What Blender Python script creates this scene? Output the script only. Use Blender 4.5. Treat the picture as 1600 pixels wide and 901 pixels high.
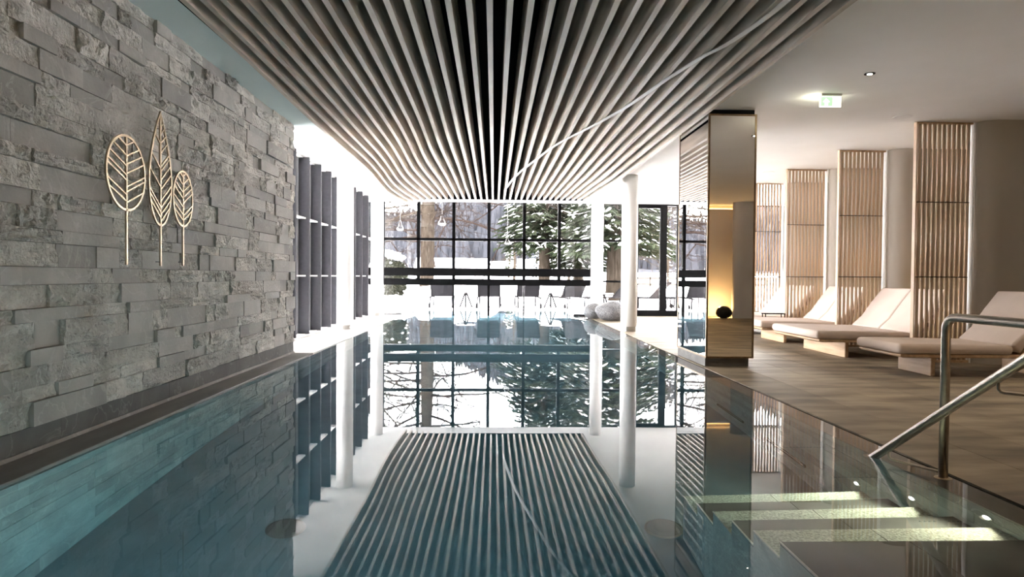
import bpy, bmesh, math, random
from mathutils import Vector, Matrix, noise

random.seed(7)
scene = bpy.context.scene
for o in list(bpy.data.objects):
    bpy.data.objects.remove(o)
COL = scene.collection

# ------------------------------------------------------------------ camera
F = 1000.0                      # focal length in pixels of the 1600x901 frame
VPX, VPY, ROLL, CAMH = 772.0, 431.5, 0.008, 1.0
Yc = Vector(((VPX - 800) / F, (VPY - 450.5) / F, 1.0)).normalized()      # x right, y down, z forward
xr = Vector((math.cos(ROLL), math.sin(ROLL), 0))
Xc = (xr - Yc * xr.dot(Yc)).normalized()
Zc = Xc.cross(Yc)
if Zc.y > 0:
    Zc = -Zc
RW = Matrix((Xc, Yc, Zc))       # world = RW @ camera ray
cam_data = bpy.data.cameras.new('camera')
cam_data.sensor_fit = 'HORIZONTAL'
cam_data.sensor_width = 36.0
cam_data.lens = F * 36.0 / 1600.0
cam_data.clip_start, cam_data.clip_end = 0.05, 2000
cam = bpy.data.objects.new('camera', cam_data)
COL.objects.link(cam)
right, up, back = RW @ Vector((1, 0, 0)), RW @ Vector((0, -1, 0)), RW @ Vector((0, 0, -1))
M = Matrix((right, up, back)).transposed().to_4x4()
M.translation = Vector((0, 0, CAMH))
cam.matrix_world = M
scene.camera = cam

# ------------------------------------------------------------------ sky, exposure
world = bpy.data.worlds.new('overcast_sky')
scene.world = world
world.use_nodes = True
bg = world.node_tree.nodes['Background']
bg.inputs['Color'].default_value = (1.0, 0.985, 0.975, 1)
bg.inputs['Strength'].default_value = 16.5
scene.view_settings.view_transform = 'Standard'
scene.view_settings.look = 'None'
scene.view_settings.gamma = 1.0
scene.view_settings.use_curve_mapping = False
scene.view_settings.exposure = 1.52
cy = scene.cycles
cy.max_bounces = 16
cy.diffuse_bounces = 7
cy.glossy_bounces = 8
cy.transmission_bounces = 10
cy.transparent_max_bounces = 16
cy.sample_clamp_indirect = 12.0
cy.blur_glossy = 0.5

FILL_FLOOD = 85.0  # strength of the added pool floodlights
CEIL = 2.89                     # flat ceiling height
FARY = 16.5                     # far glass wall


def light(name, kind, loc, energy, color=(1, 1, 1), direction=None, size=0.1, size_y=None, spot=None, blend=0.5, radius=0.05):
    d = bpy.data.lights.new(name, kind)
    d.energy = energy
    d.color = color
    o = bpy.data.objects.new(name, d)
    COL.objects.link(o)
    o.location = loc
    if kind == 'AREA':
        d.shape = 'RECTANGLE'
        d.size = size
        d.size_y = size_y or size
    else:
        d.shadow_soft_size = radius
    if kind == 'SPOT':
        d.spot_size = spot
        d.spot_blend = blend
    if direction is not None:
        o.rotation_euler = Vector(direction).to_track_quat('-Z', 'Y').to_euler()
    return o


def portal(name, loc, direction, sx, sy):
    o = light(name, 'AREA', loc, 1.0, direction=direction, size=sx, size_y=sy)
    o.data.cycles.is_portal = True
    return o


portal('sky_portal_far', (2.5, FARY + 0.25, 1.5), (0, -1, 0), 11.5, 3.0)
portal('sky_portal_right', (8.5, 14.7, 1.5), (-1, 0, 0), 3.5, 3.0)
portal('sky_portal_left', (-3.45, 12.2, 1.5), (1, 0, 0), 8.4, 3.0)

# ------------------------------------------------------------------ materials
MATS = {}


def mat(name, c1, c2=None, scale=4.0, rough=0.6, metal=0.0, bump=0.0, bscale=None, stretch=(1, 1, 1), vary=0.0,
        detail=6.0, spec=0.5, coords='world', emit=None, estr=0.0, lo=0.35, hi=0.65, bdist=0.02):
    m = bpy.data.materials.new(name)
    m.use_nodes = True
    nt = m.node_tree
    N, L = nt.nodes, nt.links
    b = N['Principled BSDF']
    b.inputs['Roughness'].default_value = rough
    b.inputs['Metallic'].default_value = metal
    b.inputs['Specular IOR Level'].default_value = spec
    if coords == 'world':
        src = N.new('ShaderNodeNewGeometry').outputs['Position']
    else:
        src = N.new('ShaderNodeTexCoord').outputs['Object']
    mp = N.new('ShaderNodeMapping')
    mp.inputs['Scale'].default_value = stretch
    L.new(src, mp.inputs['Vector'])
    c2 = c2 or c1
    tx = N.new('ShaderNodeTexNoise')
    tx.inputs['Scale'].default_value = scale
    tx.inputs['Detail'].default_value = detail
    L.new(mp.outputs['Vector'], tx.inputs['Vector'])
    rp = N.new('ShaderNodeValToRGB')
    rp.color_ramp.elements[0].position = lo
    rp.color_ramp.elements[1].position = hi
    rp.color_ramp.elements[0].color = (*c1, 1)
    rp.color_ramp.elements[1].color = (*c2, 1)
    L.new(tx.outputs['Fac'], rp.inputs['Fac'])
    colour = rp.outputs['Color']
    if vary:
        oi = N.new('ShaderNodeObjectInfo')
        mr = N.new('ShaderNodeMapRange')
        mr.inputs['To Min'].default_value = 1 - vary
        mr.inputs['To Max'].default_value = 1 + vary
        L.new(oi.outputs['Random'], mr.inputs['Value'])
        hs = N.new('ShaderNodeHueSaturation')
        L.new(mr.outputs['Result'], hs.inputs['Value'])
        L.new(colour, hs.inputs['Color'])
        colour = hs.outputs['Color']
    L.new(colour, b.inputs['Base Color'])
    if bump:
        bt = N.new('ShaderNodeTexNoise')
        bt.inputs['Scale'].default_value = bscale or scale * 6
        bt.inputs['Detail'].default_value = 8
        L.new(mp.outputs['Vector'], bt.inputs['Vector'])
        bp = N.new('ShaderNodeBump')
        bp.inputs['Strength'].default_value = bump
        bp.inputs['Distance'].default_value = bdist
        L.new(bt.outputs['Fac'], bp.inputs['Height'])
        L.new(bp.outputs['Normal'], b.inputs['Normal'])
    if emit:
        b.inputs['Emission Color'].default_value = (*emit, 1)
        b.inputs['Emission Strength'].default_value = estr
    MATS[name] = m
    return m


def glass_mat(name, tint, gloss=0.06):
    m = bpy.data.materials.new(name)
    m.use_nodes = True
    nt = m.node_tree
    nt.nodes.clear()
    out = nt.nodes.new('ShaderNodeOutputMaterial')
    mx = nt.nodes.new('ShaderNodeMixShader')
    tr = nt.nodes.new('ShaderNodeBsdfTransparent')
    gl = nt.nodes.new('ShaderNodeBsdfGlossy')
    lw = nt.nodes.new('ShaderNodeFresnel')
    lw.inputs['IOR'].default_value = 1.45
    tr.inputs['Color'].default_value = (*tint, 1)
    gl.inputs['Roughness'].default_value = 0.0
    nt.links.new(lw.outputs[0], mx.inputs[0])
    nt.links.new(tr.outputs[0], mx.inputs[1])
    nt.links.new(gl.outputs[0], mx.inputs[2])
    nt.links.new(mx.outputs[0], out.inputs['Surface'])
    MATS[name] = m
    return m


def water_mat():
    m = bpy.data.materials.new('pool_water')
    m.use_nodes = True
    nt = m.node_tree
    nt.nodes.clear()
    out = nt.nodes.new('ShaderNodeOutputMaterial')
    g = nt.nodes.new('ShaderNodeBsdfGlass')
    g.inputs['IOR'].default_value = 1.333
    g.inputs['Roughness'].default_value = 0.0
    geo = nt.nodes.new('ShaderNodeNewGeometry')
    tx = nt.nodes.new('ShaderNodeTexNoise')
    tx.inputs['Scale'].default_value = 1.3
    tx.inputs['Detail'].default_value = 1.0
    bp = nt.nodes.new('ShaderNodeBump')
    bp.inputs['Strength'].default_value = 0.006
    bp.inputs['Distance'].default_value = 0.01
    nt.links.new(geo.outputs['Position'], tx.inputs['Vector'])
    nt.links.new(tx.outputs['Fac'], bp.inputs['Height'])
    nt.links.new(bp.outputs['Normal'], g.inputs['Normal'])
    ab = nt.nodes.new('ShaderNodeVolumeAbsorption')
    ab.inputs['Color'].default_value = (0.3, 0.74, 0.855, 1)
    ab.inputs['Density'].default_value = 0.34
    nt.links.new(g.outputs[0], out.inputs['Surface'])
    nt.links.new(ab.outputs[0], out.inputs['Volume'])
    MATS['water'] = m
    return m


def stone_mat(name, base, dark, vein, bump, bscale, smooth=False):
    m = mat(name, dark, base, scale=5.0, rough=0.72 if smooth else 0.85, bump=bump, bscale=bscale, vary=0.22, lo=0.3, hi=0.7,
            bdist=0.03)
    nt = m.node_tree
    N, L = nt.nodes, nt.links
    b = N['Principled BSDF']
    link = [l for l in L if l.to_socket == b.inputs['Base Color']][0]
    colour = link.from_socket
    geo = N.new('ShaderNodeNewGeometry')
    oi = N.new('ShaderNodeObjectInfo')
    ad = N.new('ShaderNodeVectorMath')
    ad.operation = 'ADD'
    sc = N.new('ShaderNodeVectorMath')
    sc.operation = 'SCALE'
    sc.inputs['Scale'].default_value = 40.0
    cb = N.new('ShaderNodeCombineXYZ')
    L.new(oi.outputs['Random'], cb.inputs[0])
    L.new(oi.outputs['Random'], cb.inputs[1])
    L.new(cb.outputs[0], sc.inputs[0])
    L.new(geo.outputs['Position'], ad.inputs[0])
    L.new(sc.outputs['Vector'], ad.inputs[1])
    wv = N.new('ShaderNodeTexNoise')
    wv.inputs['Scale'].default_value = 2.2
    wv.inputs['Detail'].default_value = 5
    wv.inputs['Distortion'].default_value = 1.6
    L.new(ad.outputs['Vector'], wv.inputs['Vector'])
    rp = N.new('ShaderNodeValToRGB')
    rp.color_ramp.elements[0].position = 0.485
    rp.color_ramp.elements[0].color = (0, 0, 0, 1)
    e = rp.color_ramp.elements.new(0.5)
    e.color = (1, 1, 1, 1)
    rp.color_ramp.elements[2].position = 0.515
    rp.color_ramp.elements[2].color = (0, 0, 0, 1)
    L.new(wv.outputs['Fac'], rp.inputs['Fac'])
    ml = N.new('ShaderNodeMath')
    ml.operation = 'MULTIPLY'
    ml.inputs[1].default_value = 0.45
    L.new(rp.outputs['Color'], ml.inputs[0])
    mx = N.new('ShaderNodeMixRGB')
    L.new(ml.outputs[0], mx.inputs['Fac'])
    L.new(colour, mx.inputs['Color1'])
    mx.inputs['Color2'].default_value = (*vein, 1)
    L.new(mx.outputs['Color'], b.inputs['Base Color'])
    return m


water_mat()
glass_mat('window_glass', (0.985, 0.985, 0.985))
stone_mat('split_stone', (0.72, 0.685, 0.645), (0.47, 0.448, 0.42), (0.76, 0.74, 0.71), 1.0, 38)
stone_mat('honed_stone', (0.43, 0.41, 0.388), (0.33, 0.315, 0.298), (0.58, 0.565, 0.545), 0.15, 40, True)
stone_mat('plinth_stone', (0.15, 0.146, 0.14), (0.10, 0.098, 0.095), (0.3, 0.3, 0.29), 0.1, 30, True)
stone_mat('pool_stone', (0.30, 0.32, 0.31), (0.2, 0.22, 0.215), (0.42, 0.44, 0.43), 0.3, 24, True)
mat('pool_floor', (0.115, 0.135, 0.15), (0.15, 0.17, 0.185), scale=3, rough=0.7)
mat('step_stone', (0.2, 0.2, 0.17), (0.42, 0.42, 0.36), scale=90, rough=0.8, detail=2, bump=0.4, bscale=90)
mat('tread_dark', (0.062, 0.06, 0.056), (0.085, 0.082, 0.077), scale=6, rough=0.7)  # treads the lamps miss: shade put into the stone colour
mat('drain_brown', (0.085, 0.066, 0.058), rough=0.7)
mat('coping', (0.16, 0.15, 0.14), (0.22, 0.2, 0.185), scale=6, rough=0.5, stretch=(1, 0.3, 1))
mat('pale_coping', (0.62, 0.6, 0.58), (0.7, 0.68, 0.66), scale=6, rough=0.5)
mat('deck_tile', (0.135, 0.108, 0.078), (0.32, 0.262, 0.185), scale=2.4, rough=0.55, spec=0.35, stretch=(0.6, 2.2, 1), vary=0.18, bump=0.08, bscale=30)
mat('grout', (0.08, 0.075, 0.07), rough=0.9)
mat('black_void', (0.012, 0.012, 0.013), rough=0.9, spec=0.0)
mat('plaster', (0.86, 0.85, 0.835), (0.89, 0.88, 0.87), scale=2, rough=0.9, bump=0.02, bscale=150)
mat('grey_plaster', (0.64, 0.74, 0.74), (0.67, 0.77, 0.77), scale=2, rough=0.9, bump=0.02, bscale=150)  # plaster with the near ceiling's shade put into its colour
mat('beige_plaster', (0.47, 0.425, 0.375), (0.5, 0.455, 0.4), scale=1.5, rough=0.85, bump=0.04, bscale=80)
mat('white_paint', (0.82, 0.81, 0.8), rough=0.55)
mat('slat_wood', (0.42, 0.355, 0.295), (0.63, 0.56, 0.485), scale=2.2, rough=0.5, stretch=(6, 0.5, 6), vary=0.08, bump=0.05, bscale=14)
mat('screen_wood', (0.52, 0.375, 0.255), (0.6, 0.44, 0.305), scale=2, rough=0.5, stretch=(3, 3, 0.5), vary=0.1)
mat('base_wood', (0.42, 0.27, 0.155), (0.58, 0.4, 0.25), scale=3, rough=0.45, stretch=(6, 0.7, 6))
mat('cushion', (0.58, 0.48, 0.42), (0.64, 0.535, 0.47), scale=3, rough=0.85, bump=0.08, bscale=240, coords='object', bdist=0.004)
mat('dark_metal', (0.0065, 0.0065, 0.007), rough=0.5, metal=0.0, spec=0.04)
mat('fin_metal', (0.07, 0.07, 0.08), (0.08, 0.08, 0.092), scale=20, rough=0.6, bump=0.05, bscale=300, spec=0.1)
mat('strip_grey', (0.22, 0.22, 0.24), (0.34, 0.34, 0.36), scale=120, rough=0.7, detail=2, spec=0.1)
mat('rail_steel', (0.4, 0.35, 0.3), (0.46, 0.405, 0.35), scale=40, rough=0.38, metal=1.0, stretch=(1, 1, 1))
mat('steel_base', (0.5, 0.49, 0.48), rough=0.3, metal=1.0)
mat('brass', (0.46, 0.37, 0.26), (0.52, 0.43, 0.31), scale=20, rough=0.38, metal=1.0)
mat('bronze_frame', (0.2, 0.14, 0.085), (0.26, 0.18, 0.11), scale=20, rough=0.35, metal=1.0)
mat('bronze_mirror', (0.85, 0.805, 0.735), rough=0.0, metal=1.0)
mat('clear_mirror', (0.86, 0.84, 0.82), rough=0.0, metal=1.0)
mat('pebble_grey', (0.04, 0.04, 0.045), (0.2, 0.198, 0.205), scale=60, rough=0.6, detail=2, bump=0.2, bscale=60)
mat('pebble_dark', (0.012, 0.012, 0.013), (0.02, 0.02, 0.02), scale=20, rough=0.5)
mat('lamp_amber', (1, 0.55, 0.15), emit=(1, 0.5, 0.12), estr=12)
mat('lamp_amber_dim', (1, 0.6, 0.25), emit=(1, 0.58, 0.2), estr=5)
mat('lamp_white', (1, 1, 1), emit=(1, 0.93, 0.8), estr=12)
mat('pool_lamp', (1, 1, 1), emit=(1, 0.97, 0.85), estr=4)
mat('exit_green', (0.35, 0.8, 0.35), emit=(0.5, 1.0, 0.5), estr=0.4)
mat('exit_white', (1, 1, 1), emit=(1, 1, 0.85), estr=0.9)
mat('speaker_grille', (0.42, 0.42, 0.42), (0.5, 0.5, 0.5), scale=300, rough=0.7)
mat('snow', (0.8, 0.79, 0.8), (0.88, 0.87, 0.88), scale=1.5, rough=0.9, bump=0.3, bscale=3, bdist=0.05, spec=0.0)
mat('paving', (0.5, 0.48, 0.47), (0.58, 0.56, 0.55), scale=2, rough=0.6, spec=0.0)
mat('bark', (0.011, 0.0085, 0.0065), (0.024, 0.0195, 0.0155), scale=8, rough=0.95, stretch=(2, 2, 0.4), bump=0.5, bscale=20, spec=0.0)
mat('bark_red', (0.011, 0.008, 0.007), (0.016, 0.012, 0.0105), scale=8, rough=0.95, spec=0.0)
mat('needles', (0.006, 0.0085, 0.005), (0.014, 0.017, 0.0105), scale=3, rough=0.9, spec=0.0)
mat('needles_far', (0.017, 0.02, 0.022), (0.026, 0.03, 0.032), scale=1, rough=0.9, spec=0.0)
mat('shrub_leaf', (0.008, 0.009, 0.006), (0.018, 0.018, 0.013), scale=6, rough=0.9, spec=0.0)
mat('hill_forest', (0.019, 0.0195, 0.0225), (0.027, 0.0275, 0.031), scale=0.08, rough=1.0, spec=0.0)  # distance haze put into the hillside colour
mat('hill_trees', (0.013, 0.014, 0.017), (0.023, 0.0235, 0.0275), scale=0.15, rough=1.0, spec=0.0)  # distance haze put into the forest colour
mat('chalet_wall', (0.022, 0.02, 0.021), (0.032, 0.029, 0.03), scale=2, rough=0.9, spec=0.0)
mat('chalet_pane', (0.04, 0.045, 0.055), rough=0.3, spec=0.0)
mat('fence_wood', (0.04, 0.034, 0.029), (0.055, 0.047, 0.04), scale=3, rough=0.9, spec=0.0)
mat('sling', (0.011, 0.0105, 0.012), (0.015, 0.0145, 0.016), scale=60, rough=0.8, spec=0.0)
mat('lounger_metal', (0.008, 0.0078, 0.0085), rough=0.5, spec=0.0)
glass_mat('pale_glass', (0.92, 0.9, 0.9))
mat('frosted', (0.8, 0.79, 0.78), rough=0.3)

# ------------------------------------------------------------------ mesh helper


class MB:
    def __init__(self):
        self.v, self.f = [], []

    def add(self, vs, fs):
        k = len(self.v)
        self.v += [tuple(p) for p in vs]
        self.f += [tuple(i + k for i in f) for f in fs]
        return self

    def box(self, x0, x1, y0, y1, z0, z1):
        vs = [(x, y, z) for z in (z0, z1) for y in (y0, y1) for x in (x0, x1)]
        return self.add(vs, [(0, 2, 3, 1), (4, 5, 7, 6), (0, 1, 5, 4), (2, 6, 7, 3), (0, 4, 6, 2), (1, 3, 7, 5)])

    def prism(self, poly, axis, lo, hi):
        n = len(poly)
        area = sum(poly[i][0] * poly[(i + 1) % n][1] - poly[(i + 1) % n][0] * poly[i][1] for i in range(n))

        def pt(a, b, t):
            return {'x': (t, a, b), 'y': (a, t, b), 'z': (a, b, t)}[axis]
        vs = [pt(a, b, lo) for a, b in poly] + [pt(a, b, hi) for a, b in poly]
        fs = [tuple(range(n - 1, -1, -1)), tuple(range(n, 2 * n))] + [(i, (i + 1) % n, n + (i + 1) % n, n + i) for i in range(n)]
        flip = (area < 0) != (axis == 'y')
        if flip:
            fs = [tuple(reversed(f)) for f in fs]
        return self.add(vs, fs)

    def tube(self, pts, r, n=8, cap=True, flat=None):
        pts = [Vector(p) for p in pts]
        rs = r if isinstance(r, (list, tuple)) else [r] * len(pts)
        k0 = len(self.v)
        ref = None
        for i, p in enumerate(pts):
            if i == 0:
                t = pts[1] - p
            elif i == len(pts) - 1:
                t = p - pts[-2]
            else:
                t = (pts[i + 1] - p).normalized() + (p - pts[i - 1]).normalized()
            t.normalize()
            if ref is None:
                ref = t.orthogonal().normalized() if abs(t.z) > 0.9 or flat is None else Vector((0, 0, 1))
                if flat is None and abs(t.z) <= 0.9:
                    ref = Vector((0, 0, 1))
            a = (ref - t * ref.dot(t)).normalized()
            ref = a
            b = t.cross(a)
            for j in range(n):
                an = 2 * math.pi * (j + 0.5) / n
                self.v.append(tuple(p + a * (math.cos(an) * rs[i]) + b * (math.sin(an) * rs[i])))
        for i in range(len(pts) - 1):
            for j in range(n):
                q = k0 + i * n
                self.f.append((q + j, q + (j + 1) % n, q + n + (j + 1) % n, q + n + j))
        if cap:
            self.f.append(tuple(k0 + j for j in reversed(range(n))))
            e = k0 + (len(pts) - 1) * n
            self.f.append(tuple(e + j for j in range(n)))
        return self

    def lathe(self, prof, n=24, c=(0, 0, 0)):
        k0 = len(self.v)
        for r, z in prof:
            for j in range(n):
                a = 2 * math.pi * j / n
                self.v.append((c[0] + r * math.cos(a), c[1] + r * math.sin(a), c[2] + z))
        for i in range(len(prof) - 1):
            for j in range(n):
                q = k0 + i * n
                self.f.append((q + j, q + (j + 1) % n, q + n + (j + 1) % n, q + n + j))
        self.f.append(tuple(k0 + j for j in reversed(range(n))))
        e = k0 + (len(prof) - 1) * n
        self.f.append(tuple(e + j for j in range(n)))
        return self

    def spindle(self, p, d, length, w, h=None):
        """an eight-faced tuft from p along d"""
        d = Vector(d).normalized()
        p = Vector(p)
        a = d.orthogonal().normalized()
        b = d.cross(a)
        if abs(d.z) < 0.95:
            b = Vector((0, 0, 1)) - d * d.z
            b.normalize()
            a = b.cross(d)
        h = h or w
        m = p + d * (length * 0.4)
        vs = [p, m + a * w, m + b * h, m - a * w, m - b * h, p + d * length]
        return self.add(vs, [(0, 2, 1), (0, 3, 2), (0, 4, 3), (0, 1, 4), (5, 1, 2), (5, 2, 3), (5, 3, 4), (5, 4, 1)])

    def mesh(self, name, smooth=False):
        me = bpy.data.meshes.new(name)
        me.from_pydata(self.v, [], self.f)
        if smooth:
            me.polygons.foreach_set('use_smooth', [True] * len(me.polygons))
        me.update()
        return me

    def build(self, name, material, parent=None, smooth=False, bevel=0, seg=2, loc=None):
        me = self.mesh(name, smooth)
        me.materials.append(MATS[material])
        return link(name, me, parent, bevel, seg, loc)


def link(name, me, parent=None, bevel=0, seg=2, loc=None):
    o = bpy.data.objects.new(name, me)
    COL.objects.link(o)
    if parent is not None:
        o.parent = parent
    if loc is not None:
        o.location = loc
    if bevel:
        m = o.modifiers.new('bevel', 'BEVEL')
        m.width = bevel
        m.segments = seg
        m.limit_method = 'ANGLE'
        m.angle_limit = math.radians(40)
        if seg > 2:
            me.polygons.foreach_set('use_smooth', [True] * len(me.polygons))
            w = o.modifiers.new('weighted', 'WEIGHTED_NORMAL')
            w.keep_sharp = False
    return o


def thing(name, label, cat, loc=(0, 0, 0), rz=0, group=None):
    o = bpy.data.objects.new(name, None)
    COL.objects.link(o)
    o.location = loc
    o.rotation_euler = (0, 0, rz)
    o.empty_display_size = 0.1
    return tag(o, label, cat, group)


def tag(o, label=None, cat=None, group=None, kind=None):
    if label:
        o['label'] = label
    if cat:
        o['category'] = cat
    if group:
        o['group'] = group
    if kind:
        o['kind'] = kind
    return o


def struct(o, label=None, cat=None):
    o['kind'] = 'structure'
    if label:
        o['label'] = label
        o['category'] = cat
    return o


def bx(name, material, x0, x1, y0, y1, z0, z1, parent=None, bevel=0, seg=2):
    return MB().box(x0, x1, y0, y1, z0, z1).build(name, material, parent, bevel=bevel, seg=seg)


# ================================================================== STRUCTURE
PL, PR = -2.27, 2.17            # inner faces of the pool walls
P0 = 0.55                       # near end of the pool
DEPTH = -1.35
GX0, GX1 = -2.35, 2.05          # the swim-out opening under the far glass
OUTY = 18.9                     # far end of the outdoor pool

# ---- floor (right deck) with its tiles
fl = struct(MB().box(2.345, 8.3, -2.3, 16.42, -1.6, -0.012).box(-3.3, 2.345, -2.3, P0 - 0.04, -1.6, -0.012)
            .build('floor', 'grout'), 'brown grey stone plank floor beside the pool', 'floor')
tw, tl = 0.425, 1.2
tile_me = MB().box(0.0015, tw - 0.0015, 0.0015, tl - 0.0015, 0, 0.016).mesh('floor_tile')
tile_me.materials.append(MATS['deck_tile'])
for i in range(14):
    off = (i * 0.4) % tl
    y = -2.3 - off
    while y < 16.4:
        y0, y1 = max(y, -2.3), min(y + tl, 16.42)
        if y1 - y0 > 0.05:
            o = link('floor_tile', tile_me, fl, loc=(2.35 + i * tw, y0, -0.012))
            o.scale = (1, (y1 - y0) / tl, 1)
        y += tl
# near terrace strip behind the camera end
bx('floor_slab', 'deck_tile', -3.3, 2.345, -2.3, P0 - 0.04, -0.012, 0.004, fl)

# ---- pool basin
pool = struct(MB().box(PL - 0.3, PR + 0.3, P0 - 0.3, FARY, DEPTH - 0.25, DEPTH).build('pool_basin', 'pool_floor'),
              'sunken stone lined swimming pool basin', 'pool')
bx('basin_wall', 'pool_stone', -3.3, PL - 0.03, P0 - 0.3, FARY + 0.1, DEPTH, -0.03, pool)
bx('basin_wall', 'pool_stone', PR + 0.03, 2.345, P0 - 0.3, FARY + 0.1, DEPTH, -0.03, pool)
bx('basin_wall', 'pool_stone', PL - 0.3, PR + 0.3, P0 - 0.3, P0, DEPTH, -0.03, pool)
# far end under the glass (the water goes on outside)
bx('basin_wall', 'pool_stone', PL - 0.03, GX0 + 0.25, FARY - 0.1, FARY + 0.1, DEPTH, -0.03, pool)
bx('basin_wall', 'pool_stone', GX1 - 0.05, PR + 0.03, FARY - 0.1, FARY + 0.1, DEPTH, -0.03, pool)
bx('outdoor_basin_floor', 'pool_floor', GX0 - 0.2, GX1 + 0.2, FARY, OUTY + 0.2, DEPTH - 0.2, DEPTH, pool)
bx('outdoor_basin_wall', 'pool_stone', GX0 - 0.2, GX0, FARY + 0.1, OUTY + 0.2, DEPTH, 0.0, pool)
bx('outdoor_basin_wall', 'pool_stone', GX1, GX1 + 0.2, FARY + 0.1, OUTY + 0.2, DEPTH, 0.0, pool)
bx('outdoor_basin_wall', 'pool_stone', GX0, GX1, OUTY, OUTY + 0.2, DEPTH, 0.0, pool)
# stone courses of the submerged walls, stone by stone
bl = 0.9
rows = [0.15] * 8
blk = MB().box(0, 1, 0.002, bl - 0.002, 0.002, 0.148).mesh('wall_block')
blk.materials.append(MATS['pool_stone'])
for side in (0, 1):
    for r in range(9):
        y = P0 - (0.45 if r % 2 else 0.13 * r)
        while y < FARY - 0.1:
            y0, y1 = max(y, P0), min(y + bl, FARY - 0.1)
            if y1 - y0 > 0.04:
                w = 0.03 + 0.004 * random.random()
                x = PL - 0.03 if side == 0 else PR + 0.03
                h = 0.15 if r < 8 else 0.12
                o = link('wall_block', blk, pool, loc=(x, y0, DEPTH + 0.15 * r))
                o.scale = (w if side == 0 else -w, (y1 - y0) / bl, h / 0.15)
            y += bl
# steps going down away from the camera along the right wall (tread .25, rise .15)
SX0 = 1.115
zs = [-0.05 - 0.152 * k for k in range(6)]
ys = [2.43, 2.68, 2.93, 3.18, 3.43, 3.68]
for k in range(6):
    y0 = P0 if k == 0 else ys[k - 1]
    st = bx('step', 'pool_stone', SX0, PR, y0, ys[k], DEPTH, zs[k] - 0.03, pool)
    for x0, x1 in ((SX0, 1.62), (1.624, PR)):
        bx('tread_slab', 'step_stone' if k % 2 else 'tread_dark', x0, x1, y0, ys[k], zs[k] - 0.03, zs[k], st)  # every other tread takes the colour with shade in it
    bx('edge_strip', 'honed_stone', SX0 - 0.004, SX0 + 0.004, y0, ys[k], zs[k] - 0.01, zs[k] + 0.002, st)
# floor drains
for x in (-1.22, 1.03):
    MB().lathe([(0.0, 0), (0.105, 0), (0.115, 0.008), (0.1, 0.014), (0.06, 0.018), (0, 0.018)], 28, (x, 3.79, DEPTH)).build(
        'floor_drain', 'drain_brown', pool, smooth=False)

# ---- water
wm = MB().prism([(PL - 0.018, P0 - 0.005), (2.325, P0 - 0.005), (2.325, FARY + 0.0), (GX1 + 0.01, FARY + 0.0), (GX1 + 0.01, OUTY + 0.05),
                 (GX0 - 0.01, OUTY + 0.05), (GX0 - 0.01, FARY + 0.0), (PL - 0.018, FARY + 0.0)][::-1], 'z', DEPTH - 0.02, 0.0)
tag(wm.build('pool_water', 'water'), 'still clear teal water filling the swimming pool', 'water', kind='stuff')

# ---- copings
cl = struct(bx('trim_1', 'coping', -2.56, -2.285, P0 - 0.3, 8.16, -0.028, 0.012, bevel=0.004), 'narrow dark stone ledge below the stone wall', 'ledge')
MB().box(-2.535, -2.518, P0, 8.16, 0.012, 0.034).build('bead', 'honed_stone', cl)
struct(bx('trim_2', 'pale_coping', -3.3, -2.285, 8.162, FARY, -0.028, 0.012, bevel=0.004), 'pale stone ledge under the left windows', 'ledge')  # overexposed daylight put into the pale stone colour
struct(bx('trim_3', 'coping', PR + 0.0, 2.325, P0 - 0.03, FARY - 0.1, -0.03, -0.006), 'wet stone overflow rim on the right of the pool', 'pool edge')
struct(bx('trim_4', 'black_void', 2.325, 2.345, P0 - 0.03, FARY - 0.1, -0.05, -0.004), 'black drain slot along the deck edge', 'drain slot')
# steel frame ends of the swim-out opening
for i, (x0, x1) in enumerate(((-3.2, GX0), (GX1, 2.6))):
    c = struct(bx('trim_%d' % (5 + i), 'coping', x0, x1, FARY - 0.16, FARY + 0.12, -0.02, 0.03, bevel=0.004))
    bx('edge_frame', 'lounger_metal', x0, x1, FARY - 0.17, FARY - 0.15, 0.0, 0.045, c)

# ---- left stone wall
wl = struct(MB().box(-3.3, -2.565, -2.3, 8.16, -0.03, 3.3).build('wall_left', 'grout'), 'wall of rough and smooth grey stone courses', 'wall')


def rough_mesh(seed):
    nx, nz = 9, 5
    m = MB()
    rnd = random.Random(seed)
    o3 = Vector((seed * 3.1, seed * 7.7, 0))
    fr = []
    crk = rnd.uniform(0.25, 0.75)
    for j in range(nz + 1):
        for i in range(nx + 1):
            u, w = i / nx, j / nz
            d = 0.5 + 1.05 * noise.noise(Vector((u * 3.2, w * 1.6, 0)) + o3) + 0.5 * noise.noise(Vector((u * 8, w * 4, 3)) + o3)
            if u > crk + 0.12 * noise.noise(Vector((w * 3, 0, 9)) + o3):
                d -= 0.28
            edge = min(u, 1 - u) < 0.01 or min(w, 1 - w) < 0.01
            if edge:
                d = d * 0.6 + 0.1
            fr.append((0.45 + 0.55 * max(0.0, min(1.2, d)), u, w))
    m.v = fr[:]
    w1 = nx + 1
    for j in range(nz):
        for i in range(nx):
            m.f.append((j * w1 + i, j * w1 + i + 1, (j + 1) * w1 + i + 1, (j + 1) * w1 + i))
    rim = [i for i in range(w1)] + [j * w1 + nx for j in range(1, nz + 1)] + [nz * w1 + i for i in range(nx - 1, -1, -1)] + [j * w1 for j in range(nz - 1, 0, -1)]
    k = len(m.v)
    for q in rim:
        m.v.append((0, fr[q][1], fr[q][2]))
    n = len(rim)
    for a in range(n):
        m.f.append((rim[a], k + a, k + (a + 1) % n, rim[(a + 1) % n]))
    return m


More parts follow.
